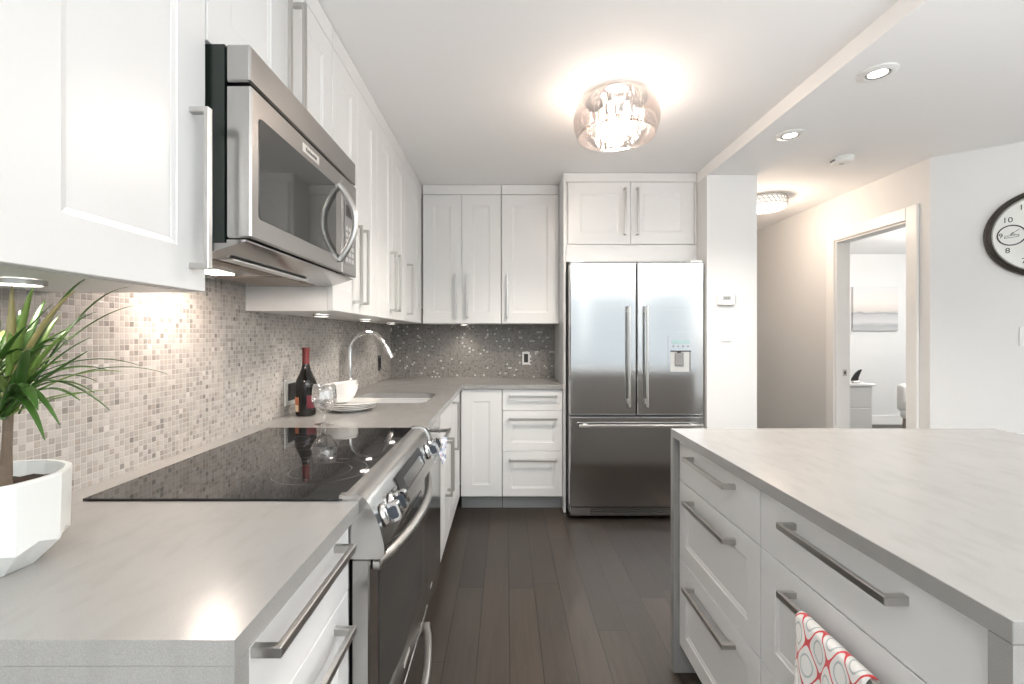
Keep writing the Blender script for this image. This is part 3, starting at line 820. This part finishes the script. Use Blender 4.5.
for a, b_ in zip(seq, seq[1:]):
    for i in range(20): bm.faces.new((a[i], a[(i+1)%20], b_[(i+1)%20], b_[i]))
bm.faces.new(R7)
obj('pot', bm, 'pot', pp, ang=9)
bm = lathe(BM(), [(0,.118), (.03,.121), (.06,.119), (.088,.116)], 30)
for v in bm.verts: v.co.z += random.uniform(-.003, .004)
obj('soil', bm, 'soil', pp)
tr = [( (.052,-.0,.115), (.055,.0,.16), (.050,.004,.20), (.052,.0,.235) ), ((.02,-.02,.115), (.026,-.02,.17), (.03,-.015,.23), (.035,-.01,.275)), ((.035,.02,.115), (.05,.03,.15), (.07,.045,.19))]
tr = tr[:2]
bm = BM()
tube(bm, [(.030,-.005,.112), (.032,-.003,.135), (.036,0,.158)], [.020,.014,.009], 12)
obj('stem_base', bm, 'trunk', pp)
obj('stem', tube(BM(), [(.038,0,.14), (.040,.0,.185), (.038,.004,.235), (.044,.0,.26)], [.008,.0062,.006,.005], 10), 'trunk', pp)
obj('stem', tube(BM(), [(.03,-.01,.14), (.022,-.015,.19), (.02,-.015,.25), (.02,-.01,.29)], [.008,.006,.006,.005], 10), 'trunk', pp)
def leaf(base, tip, droop, width, mat):
    base = Vector(base); tip = Vector(tip); bm = BM(); n = 12
    d = tip-base; side = d.cross(Vector((0,0,1)));
    side = side.normalized() if side.length > 1e-4 else Vector((1,0,0))
    rows = []
    for i in range(n+1):
        f = i/n
        p = base + d*f + Vector((0,0,1))*(droop*4*f*(1-f))
        w_ = width*(math.sin(PI*min(1, .18+.82*f))**.75)*.5 + .0004
        nn = Vector((0,0,1))
        rows.append([bm.verts.new(p-side*w_), bm.verts.new(p+Vector((0,0,-w_*.35))), bm.verts.new(p+side*w_)])
    for a, b_ in zip(rows, rows[1:]):
        for j in range(2): bm.faces.new((a[j], a[j+1], b_[j+1], b_[j]))
    o = obj('leaf', bm, mat, pp, ang=60)
    md = o.modifiers.new('s', 'SOLIDIFY'); md.thickness = .0006
    return o
def at(px, py, D):  # a point of the photograph at depth D, in pot coordinates
    return Vector(((px-506.3)/460*D, D, CZ-(py-335.8)/460*D)) - pc
h1 = Vector((.044, 0, .262)); h2 = Vector((.02, -.01, .29))
hand = [  # tip pixel, depth, droop, width, material
 (85,277,.74,.03,.016,'leaf'), (168,374,.86,.035,.006,'leaf'), (128,278,.86,.045,.006,'leaf'), (97,381,.76,.03,.009,'leaf'),
 (96,312,.84,.03,.007,'leaf'), (135,305,.88,.03,.005,'leaf'), (70,330,.70,.012,.010,'leaf2'), (12,285,.70,.0,.013,'leaf3'), (33,287,.70,.02,.012,'leaf2'),
 (-20,330,.66,.02,.014,'leaf2'), (0,320,.68,.0,.014,'leaf2'), (55,345,.64,.03,.010,'leaf'), (80,400,.66,.03,.010,'leaf'), (95,393,.72,.035,.009,'leaf'),
 (142,366,.8,.03,.006,'leaf'), (66,360,.72,.02,.009,'leaf'), (45,300,.8,.02,.012,'leaf'), (28,350,.62,.02,.013,'leaf'), (-40,380,.62,.03,.014,'leaf'),
 (-60,340,.72,.03,.014,'leaf'), (60,425,.64,.03,.011,'leaf'), (45,440,.62,.03,.011,'leaf'), (110,410,.72,.03,.008,'leaf'), (60,315,.78,.02,.011,'leaf2'), (75,290,.70,.02,.012,'leaf3'),
 (20,310,.76,.01,.014,'leaf'), (-10,420,.60,.03,.013,'leaf'), (38,410,.6,.02,.014,'leaf'), (0,360,.6,.015,.015,'leaf2'), (50,380,.85,.03,.010,'leaf'), (-30,300,.7,.0,.014,'leaf')]
for px, py, D, dr_, wd_, mt in hand:
    b0 = h1 if px > 10 else h2
    tp = at(px, py, D)
    if tp.z > .445: tp.z = .445
    tp.x = max(tp.x, -.17)
    leaf(b0 + Vector((random.uniform(-.008,.008), random.uniform(-.008,.008), random.uniform(-.035,.01))), tp, dr_, wd_*.9, mt)
for i in range(48):
    a = random.uniform(0, 2*PI); el = random.uniform(.1, 1.2); L = random.uniform(.09, .15)
    b0 = (h1, h2)[i % 2] + Vector((0,0,random.uniform(-.03,.005)))
    tp = b0 + Vector((L*math.cos(a)*math.cos(el), L*math.sin(a)*math.cos(el), L*math.sin(el)))
    tp.x = max(tp.x, -.16); tp.z = min(tp.z, .44)
    leaf(b0, tp, random.uniform(.0, .03), random.uniform(.006, .010), random.choice(['leaf','leaf','leaf2']))

# ------------------------------------------------------------ things on the counter
CT = .9155
bt = thing('wine_bottle', 'dark wine bottle with red neck foil and red label by the tiled wall', 'bottle', (-.893, 2.05, CT), .35)
obj('glass_body', lathe(BM(), [(0,.006),(.034,.0),(.041,.004),(.0415,.02),(.0425,.06),(.0445,.10),(.046,.125),(.0445,.142),(.0385,.162),(.028,.184),(.020,.204),(.0158,.224),(.0142,.235),(.0138,.292),(.0155,.294),(.0155,.300),(0,.301)], 36), 'bottle', bt)
obj('neck_foil', lathe(BM(), [(.0158,.228),(.0150,.24),(.0146,.290),(.0163,.292),(.0163,.3015),(0,.3025)], 28), 'red', bt)
def label_bm(a0, a1, z0, z1, prof_r):
    bm = BM(); n = 14; A, B = [], []
    for i in range(n+1):
        a = a0+(a1-a0)*i/n
        A.append(bm.verts.new((prof_r(z0)*math.cos(a), prof_r(z0)*math.sin(a), z0))); B.append(bm.verts.new((prof_r(z1)*math.cos(a), prof_r(z1)*math.sin(a), z1)))
    for i in range(n): bm.faces.new((A[i], A[i+1], B[i+1], B[i]))
    return bm
pr = lambda z: .0430 + (z-.03)*.035
obj('label', label_bm(-1.45, -.35, .035, .092, pr), 'redlabel', bt)
obj('back_label', label_bm(-3.1, -2.2, .02, .085, pr), 'orange', bt)
obj('price_label', label_bm(-2.9, -2.3, .022, .05, lambda z: pr(z)+.0006), 'cream', bt)

wg = thing('wine_glass', 'cut crystal wine glass in front of the stacked plates', 'glass', (-.728, 1.84, CT))
obj('foot', lathe(BM(), [(0,0),(.034,0),(.035,.002),(.012,.005),(.006,.010),(0,.010)], 32), 'clear', wg)
obj('stem', lathe(BM(), [(.0055,.008),(.0045,.02),(.008,.030),(.0045,.038),(.006,.050),(0,.051)], 16), 'clear', wg)
bm = BM(); n = 16; rings = []
for k, (r0, z, j) in enumerate([(.008,.048,0),(.026,.058,.12),(.040,.074,.10),(.0465,.092,.06),(.0475,.105,0),(.046,.130,0),(.042,.160,0)]):
    rings.append([bm.verts.new((r0*(1-(j if (i+k)%2 else 0))*math.cos(2*PI*i/n), r0*(1-(j if (i+k)%2 else 0))*math.sin(2*PI*i/n), z)) for i in range(n)])
bm.faces.new(rings[0][::-1])
for a, b_ in zip(rings, rings[1:]):
    for i in range(n): bm.faces.new((a[i], a[(i+1)%n], b_[(i+1)%n], b_[i]))
o = obj('bowl', bm, 'clear', wg, ang=8); md = o.modifiers.new('s', 'SOLIDIFY'); md.thickness = .0022

def plate_bm(R):
    return lathe(BM(), [(0,0),(R*.55,0),(R*.57,.003),(R*.98,.015),(R,.0175),(R*.985,.019),(R*.60,.0075),(R*.5,.005),(0,.005)], 48)
pl0 = None
plates = [(-.745,2.195,.118,'lowest white plate of the stack by the sink'), (-.743,2.197,.118,'second white plate from the bottom of the stack by the sink'),
          (-.738,2.195,.118,'third white plate from the bottom, under the top plate'), (-.722,2.200,.121,'top white plate of the stack, carrying the bowls')]
zz = CT
for i, (x, y, R, lab) in enumerate(plates):
    if pl0 is None: pl0 = o = obj('plate', plate_bm(.118), 'ceramic')
    else: o = pl0.copy(); COL.objects.link(o)
    o.location = (x, y, zz); zz += .0078; tag(o, lab, 'plate', 'stacked white plates')
def bowl_bm(R, H):
    return lathe(BM(), [(0,0),(R*.5,0),(R*.52,.004),(R*.72,H*.25),(R*.9,H*.6),(R,H),(R*.975,H+.001),(R*.86,H*.6),(R*.68,H*.28),(R*.45,.009),(0,.008)], 48)
bw = obj('bowl', bowl_bm(.084, .076), 'ceramic'); bw.location = (-.786, 2.20, zz+.0085); bw.rotation_euler = (0, -.10, 0)
tag(bw, 'lower white bowl resting tilted on the plates', 'bowl', 'nested white bowls')
b2 = bw.copy(); COL.objects.link(b2); b2.location = (-.788, 2.20, zz+.0225); b2.rotation_euler = (0, -.13, 0)
tag(b2, 'upper white bowl nested inside another on the plates', 'bowl', 'nested white bowls')

# ------------------------------------------------------------ outlets and switches
def outlet(name, label, loc, rz, w_=.075, h=.115, frame='nickel', inner='black', rows=1, group=None):
    r = thing(name, label, 'outlet', loc, rz, group)
    bx('cover_plate', (-w_/2, w_/2, -.006, 0, -h/2, h/2), frame, r, .002)
    k = bx('socket', (-w_*.28, w_*.28, -.0085, -.004, -h*.33, h*.33), inner, r, .002)
    return r
outlet('wall_outlet', 'steel framed black outlet on the left tiles beside the wine bottle', (-.9835, 2.10, 1.015), PI/2, .135, .118, 'badge')
outlet('wall_outlet', 'small black outlet on the left tiles past the faucet', (-.9835, 3.56, 1.06), PI/2, .07, .115, 'black', 'dark')
outlet('wall_outlet', 'white framed black outlet on the back wall tiles', ((526-506.3)/460*3.913, 3.9135, 1.079), 0, .064, .110, 'plastic', 'black')
def switch(label, loc, rz, w_=.072, h=.118):
    r = thing('light_switch', label, 'switch', loc, rz)
    bx('cover_plate', (-w_/2, w_/2, -.006, 0, -h/2, h/2), 'plastic', r, .002)
    bx('rocker', (-.016, .016, -.0095, -.004, -.033, .033), 'plastic', r, .002)
k = 3.14/460
switch('white light switch on the white wall end right of the refrigerator', ((726-506.3)*k, 3.1395, CZ-(333-335.8)*k), 0)
th = thing('thermostat', 'small white thermostat above the light switch', 'thermostat', ((725-506.3)*k, 3.1395, CZ-(299.3-335.8)*k))
bx('housing', (-.056, .056, -.024, 0, -.042, .042), 'plastic', th, .005)
bx('screen', (-.028, .028, -.0255, -.023, -.008, .02), 'lightgrey', th)
bm = text_bm('20.0', .022, .0003); bmesh.ops.translate(bm, vec=(0, -.026, .006), verts=bm.verts)
obj('readout', bm, 'ink', th, sm=False)

th_a = -math.atan2(.618, .786)
def on_angled(t_, z): 
    p = P1+U*t_; return (p.x-.0006, p.y-.0008, z)
switch('white light switch on the right wall below the clock', on_angled(.436, 1.265), th_a, .075, .115)

# clock
ck = thing('wall_clock', 'large round wall clock with a dark bronze rim on the right wall', 'clock', on_angled(.51, 1.88), th_a)
def ylathe(bm, prof, n=64, c=(0,0,0)):
    lathe(bm, prof, n); bmesh.ops.rotate(bm, cent=(0,0,0), matrix=Matrix.Rotation(PI/2, 3, 'X'), verts=bm.verts)
    bmesh.ops.translate(bm, vec=c, verts=bm.verts); return bm
obj('rim', ylathe(BM(), [(.235,0),(.262,.0),(.266,.010),(.262,.024),(.252,.030),(.250,.038),(.242,.042),(.235,.036),(.232,.020),(.232,.008)]), 'rim', ck)
obj('inner_bezel', ylathe(BM(), [(.2325,.008),(.2325,.030),(.225,.018),(.224,.009)]), 'nickel', ck)
fc_ = obj('dial', ylathe(BM(), [(0,.008),(.232,.008),(.232,.010),(0,.010)]), 'face', ck)
for hr in range(1, 13):
    if hr == 9: continue
    a = PI/2 - hr*PI/6; bm = text_bm(str(hr), .046, .0004)
    bmesh.ops.translate(bm, vec=(.186*math.cos(a), -.0110, .186*math.sin(a)), verts=bm.verts)
    obj('numeral', bm, 'ink', ck, sm=False)
bm = text_bm('9', .040, .0004); bmesh.ops.translate(bm, vec=(-.190, -.0110, 0), verts=bm.verts); obj('numeral', bm, 'ink', ck, sm=False)
sd = obj('subdial_ring', ylathe(BM(), [(.0565,.009),(.0565,.0125),(.063,.0125),(.063,.009)], 48, (-.145, 0, 0)), 'ink', ck)
# little line drawing inside the ring
bm = BM()
for a, b_ in (((-.175,-.016),(-.115,-.010)), ((-.175,-.016),(-.172,-.004)), ((-.172,-.004),(-.115,.002)), ((-.115,-.010),(-.115,.002)), ((-.150,.004),(-.112,.034)), ((-.150,.004),(-.138,.018)), ((-.150,.004),(-.130,.006))):
    tube(bm, [(a[0], -.0112, a[1]), (b_[0], -.0112, b_[1])], .0014, 6)
obj('subdial_drawing', bm, 'ink', ck)
def hand_(a, L, w_, nm):
    bm = BM(); prism(bm, [(-w_, -.03), (w_, -.03), (w_*.6, L), (-w_*.6, L)], 'y', -.0150, -.0140)
    bmesh.ops.rotate(bm, cent=(0,0,0), matrix=Matrix.Rotation(a, 3, 'Y'), verts=bm.verts); obj(nm, bm, 'ink', ck)
hand_(math.radians(60), .11, .006, 'hour_hand'); hand_(math.radians(150), .165, .004, 'minute_hand')
obj('hub', ylathe(BM(), [(0,.009),(.010,.009),(.010,.017),(0,.018)], 20), 'ink', ck)

# ------------------------------------------------------------ ceiling lights
LX_, LY_ = .537, 2.25
kl = thing('ceiling_lamp', 'flush drum ceiling lamp with smoked glass and hanging crystals over the kitchen', 'lamp', (LX_, LY_, 2.44))
obj('canopy', lathe(BM(), [(0,-.0005),(.150,-.0005),(.150,-.022),(.135,-.026),(0,-.026)], 48), 'chrome', kl)
prof = [(.140,-.012),(.158,-.020),(.182,-.050),(.194,-.090),(.198,-.125),(.195,-.165),(.186,-.200),(.176,-.228)]
prof = [(r_*1.05, z_*.88) for r_, z_ in prof]
o = obj('glass_shade', lathe(BM(), prof, 64), 'shade', kl); md = o.modifiers.new('s', 'SOLIDIFY'); md.thickness = .003
bulbs = []
for i in range(5):
    a = 2*PI*i/5+.3; bx_, by_ = .065*math.cos(a), .065*math.sin(a)
    so = obj('lamp_socket', lathe(BM(), [(0,-.026),(.012,-.026),(.012,-.055),(0,-.055)], 12, (bx_, by_, 0)), 'chrome', kl)
    obj('bulb', lathe(BM(), [(0,-.055),(.008,-.058),(.013,-.075),(.011,-.095),(0,-.105)], 14, (bx_, by_, 0)), 'bulb', so)
rod = None; cnt = 0
for rr, n in ((.035, 8), (.095, 18), (.130, 26)):
    for i in range(n):
        a = 2*PI*i/n + rr*11
        L = .150 - (0 if rr < .1 else .03)
        if rod is None:
            bm = BM(); n6 = 6; lathe(bm, [(0,0),(.0026,-.002),(.0026,-.118),(.007,-.126),(.0075,-.136),(.0,-.148)], n6)
            rod = o = obj('crystal_rod', bm, 'clear', kl, sm=False)
        else: o = rod.copy(); COL.objects.link(o); o.parent = kl
        o.location = (rr*math.cos(a), rr*math.sin(a), -.026 - (.045 if rr < .1 else .02) - random.uniform(0, .012)*(1))
        if rr > .12: o.scale = (1,1,.8)
lamp('kitchen_lamp_light', 'POINT', (LX_, LY_, 2.28), 14, WARM, shadow_soft_size=.06)
lamp('kitchen_lamp_downlight', 'SPOT', (LX_, LY_, 2.22), 60, WARM, spot_size=2.65, spot_blend=.5, shadow_soft_size=.12)

hl = thing('ceiling_lamp', 'round flush ceiling lamp with a patterned metal band in the hallway', 'lamp', (2.205, 3.92, 2.44))
obj('canopy', lathe(BM(), [(0,-.0005),(.165,-.0005),(.165,-.008),(0,-.008)], 48), 'nickel', hl)
obj('glass_diffuser', lathe(BM(), [(.160,-.008),(.160,-.085),(.150,-.095),(.10,-.105),(0,-.108)], 48), 'diffuser', hl)
bm = BM()
for z in (-.012, -.035, -.066): lathe(bm, [(.163,z),(.169,z),(.169,z-.007),(.163,z-.007),(.163,z)], 64)
n = 28
for i in range(n):
    a = 2*PI*i/n
    for (za, zb, sh) in ((-.018,-.036,0), (-.04,-.067,.5)):
        p = a+sh*2*PI/n
        tube(bm, [(.166*math.cos(p), .166*math.sin(p), za), (.166*math.cos(p+.11), .166*math.sin(p+.11), zb)], .004, 6)
obj('metal_band', bm, 'nickel', hl)
lamp('hall_lamp_light', 'POINT', (2.205, 3.92, 2.25), 14, (1,.80,.64), shadow_soft_size=.12)
lamp('bedroom_fill', 'POINT', (5.0, 4.6, 2.1), 75, (1,.95,.91), shadow_soft_size=.2)  # added unseen light to brighten and warm the bedroom

dl0 = None
for x, y, lab in ((1.545, 1.914, 'nearer recessed round downlight in the dropped ceiling strip'), (1.545, 2.505, 'farther recessed round downlight in the dropped ceiling strip')):
    r = thing('recessed_light', lab, 'light', (x, y, 2.365), 0, 'recessed downlights')
    obj('trim_ring', lathe(BM(), [(.046,-.0005),(.070,-.0005),(.071,-.004),(.060,-.009),(.046,-.010),(.040,-.003),(.036,-.0006)], 40), 'plastic', r)
    obj('gimbal', lathe(BM(), [(.034,-.0006),(.044,-.003),(.040,-.010),(.033,-.006)], 32), 'nickel', r)
    obj('lens', lathe(BM(), [(0,-.0015),(.036,-.0015),(.036,-.0045),(0,-.006)], 32), 'led', r)
    lamp('downlight_beam', 'SPOT', (x, y, 2.35), 22, NEUT, spot_size=2.0, spot_blend=.6, shadow_soft_size=.04)
sd_ = thing('smoke_detector', 'round white smoke detector on the ceiling near the hallway', 'smoke detector', (2.21, 3.03, 2.44))
obj('housing', lathe(BM(), [(0,-.0005),(.068,-.0005),(.070,-.010),(.062,-.014),(.062,-.028),(.052,-.036),(0,-.038)], 40), 'plastic', sd_)
bx('test_button', (-.012, .012, -.012, .012, -.041, -.036), 'lightgrey', sd_, .002)
bx('side_vent', (-.0645, -.058, -.02, .02, -.027, -.016), 'grey', sd_)

# under-cabinet puck lights
for x, y, pw, lab in ((-.815, .768, 1.2, 'round under-cabinet light above the potted plant'), (-.815, 2.03, 2.0, 'round under-cabinet light nearest the range on the left wall'),
                  (-.815, 2.66, 2.2, 'round under-cabinet light above the faucet'), (-.845, 3.38, 1.8, 'round under-cabinet light in the wall corner'), (-.347, 3.78, 2.2, 'round under-cabinet light under the back wall cabinets')):
    r = thing('puck_light', lab, 'light', (x, y, UB-.0005), 0, 'under-cabinet lights')
    obj('housing', lathe(BM(), [(.030,0),(.036,0),(.036,-.009),(.030,-.009),(.030,0)], 32), 'nickel', r)
    obj('lens', lathe(BM(), [(0,-.001),(.030,-.001),(.030,-.0075),(0,-.0085)], 28), 'puck', r)
    lamp('puck_beam', 'SPOT', (x, y, UB-.012), pw*1.6, WARM, spot_size=2.3, spot_blend=.8, shadow_soft_size=.025)
lamp('microwave_task_light', 'AREA', (-.84, 1.325, 1.445), 2.6, (1,.82,.70), shape='RECTANGLE', size=.08, size_y=.10)

# ------------------------------------------------------------ bedroom beyond the doorway
ds = thing('dresser', 'white dresser standing in the room beyond the doorway', 'dresser', (3.42, 5.0, 0))
bx('body', (-.38, .38, -.22, .24, .06, .745), 'cab', ds, .003)
bx('top', (-.40, .40, -.25, .25, .746, .772), 'cab', ds, .003)
for i in range(3): 
    q = bx('drawer', (-.365, .365, -.240, -.221, .09+i*.217, .30+i*.217), 'cab', ds, .002)
for sx in (-.34, .34):
    for sy in (-.18, .2): bx('leg', (sx-.02, sx+.02, sy-.02, sy+.02, .001, .06), 'cab', ds)
sc_ = thing('fin_ornament', 'black curved fin-shaped ornament on the dresser', 'ornament', (3.70, 4.86, .7725))
bm = BM(); prism(bm, [(-.055,.022), (.012,.020), (.018,.055), (.032,.095), (.052,.135), (.048,.142), (.020,.130), (-.010,.105), (-.035,.070), (-.05,.045)], 'y', -.008, .008)
obj('fin', bm, 'black', sc_)
bx('base', (-.045, .03, -.02, .02, 0, .020), 'nickel', sc_, .003)
pc_ = thing('wall_picture', 'pale grey seascape canvas on the wall of the far room', 'picture', (5.27, 6.599, 1.655))
bx('canvas', (-.32, .32, -.035, -.001, -.315, .315), 'sea', pc_, .002)
ch = thing('chair', 'white upholstered chair partly hidden behind the door casing', 'chair', (4.66, 5.0, 0), math.radians(35))
bm = BM(); box(bm, -.25, .25, -.24, .24, .36, .46, .035, 3); obj('seat', bm, 'upholst', ch)
bm = BM(); box(bm, -.25, .25, .18, .27, .44, .74, .04, 3); obj('backrest', bm, 'upholst', ch)
for sx in (-.25, .21):
    bm = BM(); box(bm, sx, sx+.05, -.22, .22, .46, .56, .02, 2); obj('armrest', bm, 'upholst', ch)
for sx in (-.21, .21):
    for sy in (-.2, .2): obj('leg', tube(BM(), [(sx*1.1, sy*1.1, .001), (sx, sy, .37)], [.012,.02], 10), 'woodleg', ch)
